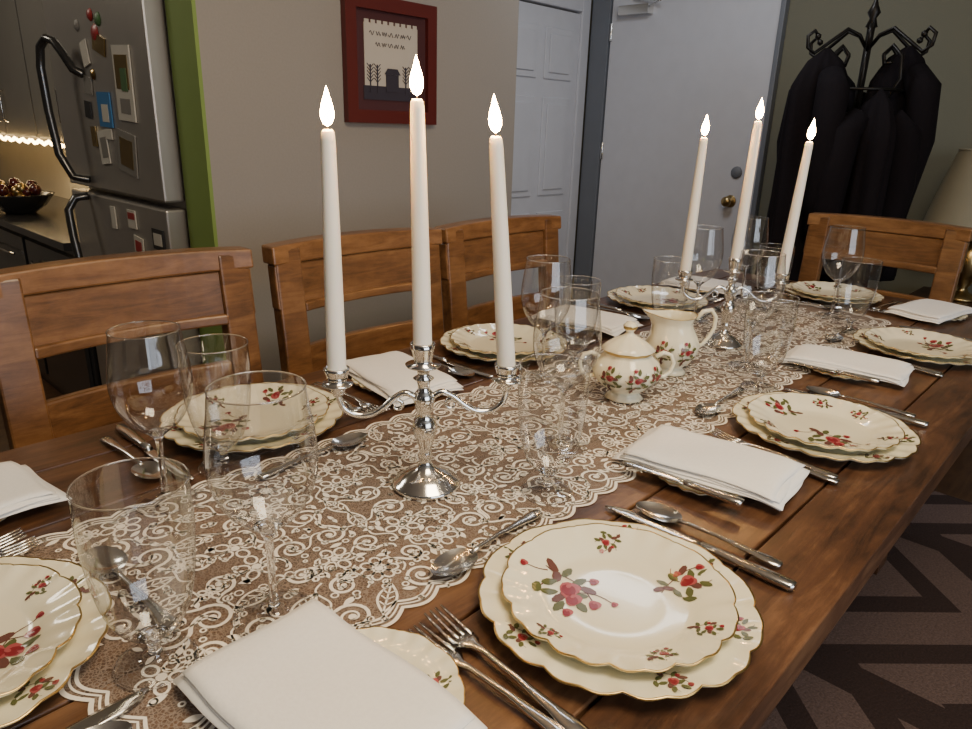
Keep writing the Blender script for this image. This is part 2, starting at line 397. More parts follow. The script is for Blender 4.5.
def spray(m, cx, cy, rot, s, zf, rnd, big=True):
    def P(x, y): return (cx+s*(x*math.cos(rot)-y*math.sin(rot)), cy+s*(x*math.sin(rot)+y*math.cos(rot)))
    stem(m, P(-0.6, -0.9), P(0.35, 0.9), 0.022*s, zf, 0.15); stem(m, P(-0.1, -0.1), P(0.9, 0.25), 0.018*s, zf, -0.2)
    stem(m, P(-0.2, 0), P(-0.7, 0.5), 0.018*s, zf, 0.2); stem(m, P(-0.35, -0.45), P(0.3, -0.75), 0.018*s, zf, -0.1)
    if big: stem(m, P(0, 0.2), P(0.0, 1.3), 0.018*s, zf, 0.15); stem(m, P(-0.5, -0.8), P(-0.2, -1.4), 0.018*s, zf, 0.1)
    for i, (x, y, a) in enumerate(((-0.45, -0.5, 0.4), (-0.1, -0.6, -0.7), (0.1, 0.35, 2.0), (0.42, -0.12, -0.4), (0.50, 0.55, 0.9), (-0.5, 0.15, 2.6), (-0.75, -0.75, 1.0), (0.75, 0.0, -0.2), (0.30, -0.45, -1.1), (-0.25, 0.5, 1.4), (0.4, -0.78, 0.1), (-0.75, -0.3, 3.0))):
        px, py = P(x, y); ell(m, px, py, 0.26*s, 0.14*s, rot+a, 3 if i % 3 else 5, zf, 8, 0.0006)
    ros = [(-0.05, 0.02, 0.34), (0.28, 0.85, 0.20), (0.90, 0.30, 0.17), (-0.70, 0.52, 0.16), (0.32, 0.26, 0.27), (0.0, 1.32, 0.11), (-0.2, -1.42, 0.13)] if big else [(0.1, 0.05, 0.30), (0.3, 0.8, 0.17), (-0.4, 0.3, 0.14)]
    for (x, y, r) in ros:
        px, py = P(x, y); ell(m, px, py, r*s, r*0.85*s, rot, 4, zf, 12, 0.0008, 0.12)
        ell(m, px-0.05*s, py, r*0.74*s, r*0.6*s, rot+0.6, 2, zf, 10, 0.0010)
        ell(m, px+0.3*r*s, py+0.3*r*s, r*0.35*s, r*0.22*s, rot, 4, zf, 8, 0.0012)

def plate_mesh(name, Rr, seedn, h=0.019, decals=None, lobes=6):
    m = MB()
    top = [(0, .0045), (.4, .0045), (.60, .0046), (.655, .0062), (.70, .0092), (.80, .0125*h/.019), (.90, .0155*h/.019), (.965, .0178*h/.019), (1.0, h)]
    prof = [(0.0, 0.002), (0.50*Rr, 0.002), (0.515*Rr, 0.0), (0.545*Rr, 0.0), (0.56*Rr, 0.0022), (0.68*Rr, 0.0055), (0.84*Rr, 0.0115*h/.019), (0.975*Rr, h-0.0045), (1.0*Rr, h-0.0015)]
    npb = len(prof)
    prof += [(1.0*Rr, h), (.986*Rr, .0187*h/.019)] + [(a*Rr, z) for a, z in reversed(top[:-1])]
    prof[-1] = (0.0001, prof[-1][1]); prof[0] = (0.0001, 0.002)
    def mod(r, z, a, j):
        t = max(0, (r/Rr-0.72)/0.28)
        lob = abs(math.sin(lobes*a))
        f = 1+t*t*(0.035*(lob**0.7)-0.030 + 0.012*abs(math.sin(lobes*2*a)))
        zz = z+(t*0.0009*math.cos(lobes*4*a) if t > 0 else 0)
        return r*f*math.cos(a), r*f*math.sin(a), zz
    m.lathe(prof, 144, 0, None, mod, matf=lambda j: 1 if npb-1 <= j <= npb else 0)
    pts = [(a*Rr, z) for a, z in top]
    def zf(r):
        for i in range(len(pts)-1):
            if r <= pts[i+1][0]:
                t = (r-pts[i][0])/(pts[i+1][0]-pts[i][0]); return pts[i][1]+t*(pts[i+1][1]-pts[i][1])
        return pts[-1][1]
    rnd = random.Random(seedn)
    for (rr, ang, s, big) in decals: spray(m, rr*Rr*math.cos(ang), rr*Rr*math.sin(ang), ang+rnd.uniform(-1, 1.5), s, zf, rnd, big)
    return m.mesh(name, [M_china, M_gold, M_red, M_green, M_pink, M_brown])
dinner = plate_mesh('dinner_plate', 0.1335, 1, 0.019, [(0.84, rad(a), 0.018, False) for a in (20, 92, 160, 232, 285, 335)])
salads = [plate_mesh('salad_plate', 0.1115, 2+i, 0.021, [(0.42, rad(118+off), 0.036, True), (0.78, rad(40+off), 0.015, False), (0.70, rad(-28+off), 0.027, False), (0.80, rad(-80+off), 0.014, False), (0.78, rad(-120+off), 0.014, False), (0.84, rad(175+off), 0.012, False)]) for i, off in enumerate((0, 100, 215))]
bread = plate_mesh('bread_plate', 0.079, 9, 0.013, [(0.72, rad(a), 0.015, False) for a in (60, 150, 240, 330)])

def napkin_mesh(sd):
    m = MB(); rnd = random.Random(sd)
    for L_ in range(4):
        sx, sy = 0.137-L_*0.003, 0.228-L_*0.008; nx, ny = 16, 26; th = 0.0032
        ox, oy = rnd.uniform(-.003, .003), rnd.uniform(-.005, .005); ph = rnd.uniform(0, 6)
        top = []; bot = []
        def dz(x, y): return -0.27*max(0, abs(y)-0.078)**1.2-0.10*max(0, abs(x)-0.05)+0.0009*math.sin(30*y+ph)+0.0009*math.sin(45*x+20*y+ph)
        for j in range(ny+1):
            for i in range(nx+1):
                u = -1+2*i/nx; v = -1+2*j/ny
                x = u*sx/2+ox+0.002*math.sin(v*4+ph); y = v*sy/2+oy+0.0025*math.sin(u*3+ph)
                e = max(abs(u), abs(v)); edge = th*0.45 if e > 0.999 else 0
                z = 0.0012+L_*th*0.96+dz(x, y); top.append((x, y, z+th-edge)); bot.append((x, y, z+edge*0.6))
        o = len(top); fs = []; w = nx+1
        for j in range(ny):
            for i in range(nx):
                a = j*w+i; fs.append((a, a+1, a+w+1, a+w)); fs.append((o+a, o+a+w, o+a+w+1, o+a+1))
        for i in range(nx): fs.append((i+1, i, o+i, o+i+1)); a = ny*w+i; fs.append((a, a+1, o+a+1, o+a))
        for j in range(ny): a = j*w; fs.append((a, a+w, o+a+w, o+a)); a = j*w+nx; fs.append((a+w, a, o+a, o+a+w))
        m.add(top+bot, fs, 0, True)
    return m.mesh('napkin', [M_napkin])
napk = [napkin_mesh(i) for i in range(3)]

def fork_mesh():
    m = MB()
    m.strip([(0, -.095, .0035, .004), (0, -.092, .0038, .0085), (0, -.08, .0042, .0095), (0, -.06, .005, .0065), (0, -.02, .0068, .0036), (0, .02, .0065, .003), (0, .034, .0045, .0055), (0, .042, .003, .0115), (0, .052, .0022, .0125)], .0024)
    for k in (-1.5, -.5, .5, 1.5):
        m.strip([(k*.0066, .050, .0022, .0026), (k*.0068, .065, .0022, .0019), (k*.0066, .08, .004, .0016), (k*.0064, .095, .0065, .0009)], .0018)
    return m.mesh('fork', [M_steel])
def knife_mesh(s=1.0):
    m = MB()
    m.strip([(0, -.115*s, .003, .006), (0, -.11*s, .003, .009), (0, -.09*s, .003, .0095), (0, -.03*s, .003, .0065), (0, -.01*s, .003, .006)], .005)
    m.strip([(0, -.012*s, .0035, .006), (.001, .0, .0035, .0085), (.001, .05*s, .0035, .0095), (0, .09*s, .0035, .009), (-.002, .105*s, .0035, .0065), (-.005, .115*s, .0035, .002)], .0012)
    return m.mesh('table_knife' if s == 1 else 'butter_knife', [M_steel])
def spoon_mesh():
    m = MB()
    m.strip([(0, -.09, .0035, .004), (0, -.087, .0038, .0085), (0, -.075, .0042, .009), (0, -.055, .005, .006), (0, -.015, .007, .0034), (0, .02, .007, .003), (0, .034, .0055, .004)], .0024)
    vs = [(0, .06, .0012)]; fs = []
    for j in range(1, 6):
        for i in range(24):
            a = 2*PI*i/24; r = j/5; y = .06+.030*r*math.cos(a); w = .0195*(1-.12*math.cos(a)); vs.append((w*r*math.sin(a), y, .0012+.0068*r**2.2))
    for i in range(24): fs.append((0, 1+i, 1+(i+1) % 24))
    for j in range(4):
        for i in range(24): k = (i+1) % 24; fs.append((1+j*24+i, 1+j*24+24+i, 1+j*24+24+k, 1+j*24+k))
    m.add(vs, fs, 0, True)
    return m.mesh('spoon', [M_steel])
fork, knife, bknife, spoon = fork_mesh(), knife_mesh(), knife_mesh(0.72), spoon_mesh()

def setting(px, py, phi, bx=-0.26, by=0.075, nrot=0.0, i=0, butter=False, dess=True, nshift=(0, 0), prot=0, dy=.165, dx=0.0):
    c, s = math.cos(phi), math.sin(phi)
    def W(x, y, z): return (px+c*x-s*y, py+s*x+c*y, TZ+z)
    put('dinner_plate', dinner, W(0, 0, 0.0003), phi+0.1)
    put('salad_plate', salads[i % 3], W(0, 0, 0.0055), phi+prot)
    put('bread_plate', bread, W(bx, by, 0.0003), phi+i)
    put('napkin', napk[i % 3], W(bx+nshift[0], by+nshift[1], 0.0138), phi+nrot)
    put('fork', fork, W(-.164, .015, 0.0012), phi+0.03); put('fork', fork, W(-.144, .02, 0.0022), phi-0.08)
    put('table_knife', knife, W(.156, .0, 0.0012), phi); put('spoon', spoon, W(.184, .0, 0.0003), phi+0.02)
    if butter: put('butter_knife', bknife, W(bx-0.074, by+0.002, 0.0145), phi+0.04)
    if dess: put('spoon', spoon, W(dx, dy, 0.0022), phi+PI/2+0.05)
setting(0.513, 0.296, 0, -0.248, 0.072, 0.05, 0, nshift=(-0.028, 0.012), dy=.158, dx=-.01)
setting(1.108, 0.308, 0, -0.266, 0.058, 0.12, 1, True, nshift=(0.016, 0.0))
setting(1.735, 0.315, 0, -0.27, 0.070, 0.10, 2, True, nshift=(0.01, 0.0))
setting(0.485, 0.935, PI, -0.278, 0.0, -0.15, 2, prot=0.5)
setting(1.06, 0.940, PI, -0.29, 0.0, 0.1, 1)
setting(1.68, 0.940, PI, -0.27, 0.0, 0.1, 0)
setting(0.035, 0.655, -PI/2, -0.262, 0.045, 0.1, 1, prot=-2.93, dess=False)
setting(2.15, 0.640, PI/2, -0.26, 0.01, -0.2, 0)
put('spoon', spoon, (.190, .645, TZ+.003), 0.05)

# ------------------------------------------------------------------ lace runner
LX0, LX1, LY0, LY1 = 0.135, 1.975, 0.440, 0.802
m = MB()
def yscal(x): return 0.010*abs(math.sin(PI*(x-LX0)/0.046))
nx, ny = 320, 30; vs = []
cyy = (LY0+LY1)/2
for i in range(nx+1):
    x = LX0+(LX1-LX0)*i/nx
    hw = (LY1-LY0)/2+yscal(x)
    for j in range(ny+1):
        t = -1+2*j/ny; yy = t*hw
        e0 = max(0, 1-(x-LX0)/0.1); e1 = max(0, 1-(LX1-x)/0.1)
        sc = 0.010*abs(math.sin(PI*yy/0.0475)) + 0.03*(1-t*t)
        vs.append((x-e0*sc+e1*sc, cyy+yy, 0))
fs = [(i*(ny+1)+j, (i+1)*(ny+1)+j, (i+1)*(ny+1)+j+1, i*(ny+1)+j+1) for i in range(nx) for j in range(ny)]
m.add(vs, fs, 0, False)
ZL = 0.0007
rn = random.Random(11)
def xf(pts, cx, cy, rot, s, flip): return [(cx+s*(p[0]*math.cos(rot)-p[1]*math.sin(rot)), cy+flip*s*(p[0]*math.sin(rot)+p[1]*math.cos(rot))) for p in pts]
def scroll(cx, cy, rot, s, fl):
    pts = [(math.cos(a)*(1-a/12.5), math.sin(a)*(1-a/12.5)) for a in [i*0.36 for i in range(30)]]
    m.ribbon(xf(pts, cx, cy, rot, s, fl), [0.0009+0.0012*(1-i/30) for i in range(30)], ZL, 1)
    pts = [(1+0.9*t, -1.5*t*(1-t)-0.5*t) for t in [i/8 for i in range(9)]]
    m.ribbon(xf(pts, cx, cy, rot, s, fl), [0.0019-0.0001*i for i in range(9)], ZL, 1)
    c = xf([(0.22*math.cos(2*PI*i/8), 0.22*math.sin(2*PI*i/8)) for i in range(8)], cx, cy, rot, s, fl)
    m.add([(p[0], p[1], ZL) for p in c], [tuple(range(8))], 1, False)
def flower(cx, cy, rot, s, fl, n=6):
    for k in range(n):
        a0 = 2*PI*k/n; pts = []
        for i in range(11):
            a = 2*PI*i/10; px = 0.66+0.36*math.cos(a); py = 0.28*math.sin(a)
            pts.append((px*math.cos(a0)-py*math.sin(a0), px*math.sin(a0)+py*math.cos(a0)))
        m.ribbon(xf(pts, cx, cy, rot, s, fl), 0.0013, ZL, 1)
    c = xf([(0.24*math.cos(2*PI*i/8), 0.24*math.sin(2*PI*i/8)) for i in range(8)], cx, cy, rot, s, fl)
    m.add([(p[0], p[1], ZL) for p in c], [tuple(range(8))], 1, False)
def leaf(cx, cy, rot, s, fl, fill=False):
    up = [(2*t-1, 0.42*math.sin(PI*t)) for t in [i/10 for i in range(11)]]
    dn = [(x, -y) for x, y in up]
    if fill:
        q = xf(up+dn[::-1][1:-1], cx, cy, rot, s, fl); m.add([(p[0], p[1], ZL) for p in q], [tuple(range(len(q)))], 1, False)
    else:
        for u_ in (up, dn): m.ribbon(xf(u_, cx, cy, rot, s, fl), 0.0013, ZL, 1)
        m.ribbon(xf([(-1.5, 0.2), (-1, 0), (0, 0), (1, 0)], cx, cy, rot, s, fl), 0.0010, ZL, 1)
        for k in (-.5, -.1, .3):
            for sg in (1, -1): m.ribbon(xf([(k, 0), (k+.25, sg*.3)], cx, cy, rot, s, fl), 0.0008, ZL, 1)
def ring(cx, cy, s, fl=1):
    pts = [(cx+s*math.cos(a), cy+s*math.sin(a)) for a in [2*PI*i/10 for i in range(11)]]
    m.ribbon(pts, 0.0009, ZL, 1)
cell = 0.045; cols = int((LX1-LX0-0.03)/cell)
for ix in range(cols):
    for jy in range(4):
        x = LX0+0.028+ix*cell+(0.5*cell if jy % 2 else 0)+rn.uniform(-.004, .004); y = 0.022+jy*0.0445+rn.uniform(-.003, .003)
        rot = rn.uniform(0, 6.28); k = (ix*2+jy*3+rn.choice((0, 0, 1))) % 5
        s = rn.uniform(0.018, 0.022)
        rs = [(rn.uniform(-1, 1)*cell*0.6, rn.uniform(-1, 1)*cell*0.6, rn.uniform(.002, .0045)) for _ in range(4)]
        sq = rn.uniform(0, 6.28); lf = [(rn.uniform(0, 6.28), rn.uniform(.006, .009)) for _ in range(2)]
        if x > LX1-0.02: continue
        for fl in (1, -1):
            Y = cyy+fl*y
            if k in (0, 3): scroll(x, Y, rot, s*0.95, fl)
            elif k in (1,): flower(x, Y, rot, s*1.05, fl, 5+(ix % 3))
            elif k == 2: leaf(x, Y, rot, s*1.05, fl)
            else: scroll(x, Y, rot+2, s*0.75, -fl); flower(x+0.014*math.cos(rot), Y+fl*0.014*math.sin(rot), rot, s*0.55, fl, 5)
            for (a, b, c) in rs:
                if abs(y+b) < 0.178: ring(x+a, Y+fl*b, c)
            for (a, ls) in lf:
                if y+0.026*abs(math.sin(a)) < 0.172: leaf(x+0.026*math.cos(a), Y+fl*0.026*math.sin(a), a+1, ls, fl, True)
            pts = [(-1.2+2.4*t, 0.35*math.sin(6*t)) for t in [i/12 for i in range(13)]]
            if y < 0.150: m.ribbon(xf(pts, x+cell/2, Y, sq, s*0.9, fl), 0.0011, ZL, 1)
for off, w in ((0.0, 0.0020), (-0.0065, 0.0010), (-0.012, 0.0015)):
    for sg in (1, -1):
        pts = []
        for i in range(nx*2+1):
            x = LX0+(LX1-LX0)*i/(nx*2)
            pts.append((x, cyy+sg*((LY1-LY0)/2+yscal(x)-0.001+off)))
        m.ribbon(pts, w, ZL, 1)
    for end in (0, 1):
        pts = []
        for i in range(161):
            t = -1+2*i/160; hw = (LY1-LY0)/2; yy = t*hw
            sc = 0.010*abs(math.sin(PI*yy/0.0475))+0.03*(1-t*t)-0.001+off
            pts.append(((LX0-sc) if end == 0 else (LX1+sc), cyy+yy))
        m.ribbon(pts, w, ZL, 1)
for i in range(int((LX1-LX0)/0.046)):
    for sg in (1, -1): ring(LX0+0.023+0.046*i, cyy+sg*((LY1-LY0)/2+0.000), 0.003)
m.build('lace_table_runner', [M_net, M_lace], (0, 0, TZ+0.0006))
ZR = TZ+0.002

# ------------------------------------------------------------------ glasses: thin foot + bowl, solid stem + rim
def spline(prof):
    P = [prof[0]]+prof+[prof[-1]]; out = []
    for i in range(1, len(P)-2):
        for k in range(4):
            t = k/4; a, b, c, d = P[i-1], P[i], P[i+1], P[i+2]
            out.append(tuple(max(0.0003, 0.5*((2*b[q])+(-a[q]+c[q])*t+(2*a[q]-5*b[q]+4*c[q]-d[q])*t*t+(-a[q]+3*b[q]-3*c[q]+d[q])*t**3)) for q in (0, 1)))
    out.append(prof[-1]); return out
def glass(prof, name, nf, ns, seg=48):
    m = MB(); full = spline(prof)
    foot = full[:nf*4-3]; low = full[nf*4-4:ns*4-3]; bowl = full[ns*4-4:]
    m.lathe(foot, seg, 0)
    m.lathe([(.0002, low[0][1]-.0008)]+low+[(.0002, low[-1][1]+.0012)], 32, 1)
    m.lathe(bowl, seg, 0)
    r, z = prof[-1]
    m.tube([(r*math.cos(2*PI*i/seg), r*math.sin(2*PI*i/seg), z) for i in range(seg)], 0.0008, 8, 1, closed=True)
    r = prof[0][0]
    m.tube([(r*math.cos(2*PI*i/seg), r*math.sin(2*PI*i/seg), .0010) for i in range(seg)], 0.0009, 8, 1, closed=True)
    return m.mesh(name, [M_glass, M_sglass], fix=True)
wine = glass([(.037, .0012), (.030, .0028), (.014, .005), (.0055, .012), (.0038, .03), (.0036, .07), (.0052, .088), (.013, .097), (.030, .112), (.043, .136), (.0475, .160), (.046, .185), (.0425, .21), (.040, .23)], 'wine_glass', 4, 8)
gob = glass([(.033, .0012), (.027, .0026), (.012, .005), (.0060, .011), (.0060, .022), (.012, .029), (.024, .040), (.033, .058), (.0385, .082), (.0415, .108), (.0430, .132), (.0430, .152), (.0425, .172)], 'water_goblet', 4, 6)
for (x, y, s) in ((.271, .515, 1), (.289, .795, .94), (.763, .559, 1), (.98, .77, .97), (1.33, .53, 1), (1.91, .56, 1), (1.59, .78, 1), (1.90, .80, 1)):
    o = put('wine_glass', wine, (x, y, ZR), R.uniform(0, 6)); o.scale = (s, s, s)
for (x, y) in ((.168, .532), (.383, .832), (.645, .488), (1.075, .77), (1.235, .462), (1.79, .48), (1.43, .77), (1.84, .70)):
    put('water_goblet', gob, (x, y, ZR), R.uniform(0, 6))

# ------------------------------------------------------------------ candelabra
def candelabra(loc, ang, sh=0.0, leans=((0, 0), (0, 0), (0, 0))):
    m = MB()
    m.lathe([(.0001, 0), (.043, 0), (.044, .003), (.042, .006), (.036, .009), (.033, .013), (.024, .018), (.014, .024), (.008, .031), (.0065, .038), (.010, .042), (.0075, .046), (.0085, .055), (.013, .068), (.016, .082), (.013, .093), (.007, .099), (.011, .104), (.012, .112), (.014, .12), (.011, .128), (.007, .133), (.008, .142), (.013, .147), (.007, .151), (.008, .158), (.021, .163), (.022, .165), (.011, .166), (.0115, .172), (.014, .184), (.0155, .192), (.0128, .193), (.0124, .178), (.0001, .177)], 40, 0)
    for sg in (1, -1):
        pts = []
        ctrl = [(0.008, .120), (.022, .128), (.036, .122), (.050, .110), (.066, .101), (.084, .101), (.098, .110), (.103, .122), (.104, .131)]
        P = [ctrl[0]]+ctrl+[ctrl[-1]]
        for i in range(1, len(P)-2):
            for k in range(5):
                t = k/5; a, b, c, d = P[i-1], P[i], P[i+1], P[i+2]
                q = [0.5*((2*b[j])+(-a[j]+c[j])*t+(2*a[j]-5*b[j]+4*c[j]-d[j])*t*t+(-a[j]+3*b[j]-3*c[j]+d[j])*t**3) for j in (0, 1)]
                pts.append((sg*q[0], 0, q[1]))
        pts.append((sg*.104, 0, .131)); m.tube(pts, .0040, 10, 0)
        sp = [(sg*(.034+.011*math.cos(a)*(1-a/9)), 0, .111+.010*math.sin(a)*(1-a/9)) for a in [1.2+i*.35 for i in range(17)]]
        m.tube(sp, [.0028-.0001*i for i in range(17)], 8, 0)
        m.lathe([(.0001, .126), (.006, .127), (.0085, .133), (.007, .137), (.018, .141), (.0192, .1425), (.018, .144), (.0115, .1445), (.0115, .149), (.0145, .158), (.0155, .1625), (.0128, .1633), (.0124, .150), (.0001, .149)], 32, 0, Tr(sg*.104, 0, 0))
    for p in m.v: p.x -= sh*p.z
    m.build('candelabra', [M_silver], loc, ang)
    for (x, z0, L, lean) in ((-.104, .1515, .283, leans[0]), (0, .1785, .290, leans[1]), (.104, .1515, .281, leans[2])):
        c = MB()
        S = Matrix.Identity(4); S[0][2] = lean[0]/.28-sh; S[1][2] = lean[1]/.28
        c.lathe([(.0001, 0), (.0112, 0), (.0115, .01), (.0108, .09), (.0096, .18), (.0080, L-.012), (.0072, L-.003), (.0050, L), (.0035, L-.002), (.0001, L-.003)], 28, 0, S)
        c.tube([S @ Vector((0, 0, L-.003)), S @ Vector((0, 0, L+.006)), S @ Vector((.0015, 0, L+.011))], .0008, 6, 1)
        c.lathe([(.0004, L+.003), (.0046, L+.006), (.0072, L+.012), (.0074, L+.018), (.0058, L+.026), (.0034, L+.033), (.0014, L+.040), (.0001, L+.044)], 20, 2, S)
        ca, sa = math.cos(ang), math.sin(ang); x2 = x-sh*z0
        c.build('taper_candle', [M_wax, M_wick, M_flame], (loc[0]+x2*ca, loc[1]+x2*sa, loc[2]+z0), ang)
candelabra((0.545, 0.608, ZR), rad(-37.7), 0.025, ((.008, 0), (.001, .0), (-.016, 0)))
candelabra((1.451, 0.639, ZR), rad(-47), -0.02, ((0, 0), (0, 0), (.006, 0)))

# ------------------------------------------------------------------ sugar bowl / creamer
CM = [M_china, M_gold, M_red, M_green, M_pink, M_brown]
def side_spray(m, prof, ang, z, s):
    def rad_at(zz):
        for i in range(len(prof)-1):
            z0, z1 = prof[i][1], prof[i+1][1]
            if z0 <= zz <= z1 and z1 > z0: return prof[i][0]+(prof[i+1][0]-prof[i][0])*(zz-z0)/(z1-z0)
        return prof[-1][0]
    t = MB(); spray(t, 0, 0, 0.5, s, lambda r: 0, None, False)
    vs = []
    for p in t.v:
        zz = z+p.y; r = rad_at(zz)*1.03+0.0012+p.z; a = ang+p.x/0.05
        vs.append((r*math.cos(a), r*math.sin(a), zz))
    o = len(m.v); m.v += [Vector(q) for q in vs]
    for f, mt in zip(t.f, t.m): m.f.append([i+o for i in f]); m.m.append(mt); m.s.append(True)
flute = lambda r, z, a, j: (r*(1+.035*abs(math.sin(5*a)))*math.cos(a), r*(1+.035*abs(math.sin(5*a)))*math.sin(a), z)
body = [(.026, .0), (.030, .002), (.024, .009), (.022, .013), (.036, .022), (.050, .036), (.054, .050), (.048, .064), (.038, .073), (.036, .078), (.040, .082)]
m = MB()
m.lathe([(.0001, .003)]+body, 60, 0, None, flute, matf=lambda j: 1 if j in (1, 10) else 0)
m.lathe([(.0405, .082), (.041, .084), (.033, .091), (.022, .099), (.010, .105), (.006, .109), (.006, .112), (.010, .116), (.011, .121), (.007, .126), (.0001, .128)], 60, 0, None, flute, matf=lambda j: 1 if j in (0, 7) else 0)
for sg in (1, -1):
    m.tube([(sg*.049, 0, .040), (sg*.062, 0, .036), (sg*.073, 0, .046), (sg*.076, 0, .060), (sg*.070, 0, .073), (sg*.058, 0, .077), (sg*.046, 0, .070)], [.004, .0036, .0034, .0034, .0034, .0036, .004], 10, 0)
for a in (-2.3, -1.5, -0.8, 1.0, 2.6): side_spray(m, body, a, .046, .020)
o = m.build('sugar_bowl', CM, (1.005, .606, ZR), rad(-43)); o.scale = (1.08, 1.08, 1.08)
m = MB()
cb = [(.027, .0), (.031, .002), (.024, .010), (.022, .014), (.036, .024), (.047, .042), (.050, .058), (.043, .076), (.034, .092), (.033, .102), (.039, .114)]
def cmod(r, z, a, j):
    f = 1+.025*abs(math.sin(5*a)); x, y = r*f*math.cos(a), r*f*math.sin(a)
    if z > .08:
        t = (z-.08)/.034; w = max(0, math.cos(a-PI))**4
        x -= w*t*.026; z += w*t*.010+ max(0, math.cos(a))**4*t*.004
    return x, y, z
m.lathe([(.0001, .003)]+cb, 64, 0, None, cmod, matf=lambda j: 1 if j in (1,) else 0)
m.lathe([(.0385, .1135), (.0325, .102), (.033, .092), (.040, .076), (.046, .058), (.02, .02)], 64, 0, None, cmod)
m.lathe([(.0391, .1138), (.0398, .1146), (.0385, .1148), (.0382, .1138)], 64, 1, None, cmod)
m.tube([(.041, 0, .106), (.052, 0, .122), (.068, 0, .125), (.078, 0, .112), (.078, 0, .090), (.070, 0, .072), (.060, 0, .058), (.048, 0, .050)], [.004, .0042, .0042, .004, .004, .0038, .0038, .0042], 10, 0)
for a in (-2.2, -1.3, 1.2): side_spray(m, cb, a, .052, .022)
m.build('creamer', CM, (1.19, .622, ZR), rad(-43))

# ------------------------------------------------------------------ picture
m = MB(); Y = 1.848
x0, x1, z0, z1 = 1.325, 1.68, 1.245, 1.60; b = 0.038
m.box(x0, x1, Y-.022, Y, z0, z0+b, 0); m.box(x0, x1, Y-.022, Y, z1-b, z1, 0); m.box(x0, x0+b, Y-.022, Y, z0+b, z1-b, 0); m.box(x1-b, x1, Y-.022, Y, z0+b, z1-b, 0)
m.box(x0+b, x1-b, Y-.008, Y, z0+b, z1-b, 1)
ix0, ix1, iz0, iz1 = x0+b, x1-b, z0+b, z1-b
m.box(ix0+.035, ix1-.035, Y-.010, Y-.006, iz0+.065, iz1-.035, 2)
for k in range(9):
    xx = ix0+.045+k*.0235; m.box(xx-.008, xx+.008, Y-.0105, Y-.006, iz1-.040, iz1-.026, 2)
m.box(ix0+.115, ix0+.165, Y-.012, Y-.006, iz0+.055, iz0+.105, 3)
v = [(ix0+.108, Y-.013, iz0+.105), (ix0+.172, Y-.013, iz0+.105), (ix0+.160, Y-.013, iz0+.122), (ix0+.120, Y-.013, iz0+.122)]
m.add(v, [(0, 1, 2, 3)], 3, False)
m.box(ix0+.03, ix1-.03, Y-.0105, Y-.006, iz0+.03, iz0+.070, 3)
for xx in (ix0+.055, ix0+.082, ix1-.060, ix1-.085):
    m.box(xx-.002, xx+.002, Y-.012, Y-.006, iz0+.05, iz0+.130, 3)
    for k in range(5):
        for sg in (1, -1): m.tube([(xx, Y-.011, iz0+.080+k*.010), (xx+sg*.012, Y-.011, iz0+.092+k*.010)], .0013, 5, 3)
for r_ in range(2):
    xx = ix0+.055+r_*.022
    for k in range(7-r_*2):
        w = .018
        pts = [(xx+w*t, Y-.011, iz1-.062-r_*.030+.006*math.sin(t*2*PI*(1.3+(k*7+r_) % 3*.5)+k)) for t in [q/8 for q in range(9)]]
        m.tube(pts, .0010, 5, 3); xx += w+.006
        if xx > ix1-.06: break
m.build('framed_picture', [M_frred, M_navy, M_cream, M_ink], bevel=0.002)

# ------------------------------------------------------------------ fridge
m = MB(); F = 0.87
m.box(F+.03, 1.64, 2.03, 2.82, 0.03, 1.80, 1)
m.box(F-.03, F+.03, 2.035, 2.815, 1.015, 1.79, 0); m.box(F-.03, F+.03, 2.035, 2.815, 0.08, 0.995, 0)
m.box(F+.03, 1.6, 2.05, 2.80, 0.0, 0.03, 2)
hy = 2.62
m.tube([(F-.03, hy-.10, 1.36), (F-.055, hy-.085, 1.375), (F-.07, hy-.06, 1.42), (F-.08, hy-.03, 1.455), (F-.09, hy+.01, 1.465), (F-.10, hy+.04, 1.44), (F-.105, hy+.05, 1.38), (F-.105, hy+.04, 1.25), (F-.10, hy+.02, 1.12), (F-.075, hy, 1.05), (F-.03, hy-.02, 1.04)], .013, 12, 3)
m.tube([(F-.03, hy+.02, .985), (F-.07, hy+.03, .98), (F-.095, hy+.035, .94), (F-.10, hy+.01, .86), (F-.095, hy-.01, .74), (F-.07, hy-.03, .64), (F-.03, hy-.03, .63)], .013, 12, 3)
m.build('refrigerator', [M_fridge, M_fridge, M_fblack, M_handle], bevel=0.006)
m = MB(); fx = F-.031
def mag(y, z, w, h, mat, rot=0, d=0): m.box(-.004-d, 0, -w/2, w/2, -h/2, h/2, mat, Tr(fx, y, z) @ Rx(rot))
def disc(y, z, r, mat): m.lathe([(.0002, .007), (r*.7, .006), (r, .0)], 12, mat, Tr(fx, y, z) @ Ry(-PI/2))
mag(2.21, 1.33, .12, .20, 0, .05); mag(2.21, 1.36, .09, .09, 6, .05, .001); mag(2.20, 1.34, .04, .06, 3, .05, .002); mag(2.21, 1.27, .07, .04, 5, .05, .001)
mag(2.38, 1.26, .10, .10, 1, .03); mag(2.375, 1.25, .05, .05, 0, .03, .001); mag(2.375, 1.19, .05, .03, 0)
mag(2.25, 1.14, .13, .12, 5, .15); mag(2.25, 1.14, .09, .08, 6, .15, .001); mag(2.43, 1.15, .07, .10, 0, -.1)
mag(2.42, 1.15, .05, .06, 5, -.1, .001); mag(2.36, 1.44, .09, .05, 6, .3); mag(2.49, 1.33, .06, .05, 5, .2); mag(2.48, 1.42, .05, .07, 0, -.2)
mag(2.52, 1.26, .05, .05, 4, .1); mag(2.50, 1.18, .04, .06, 6, 0)
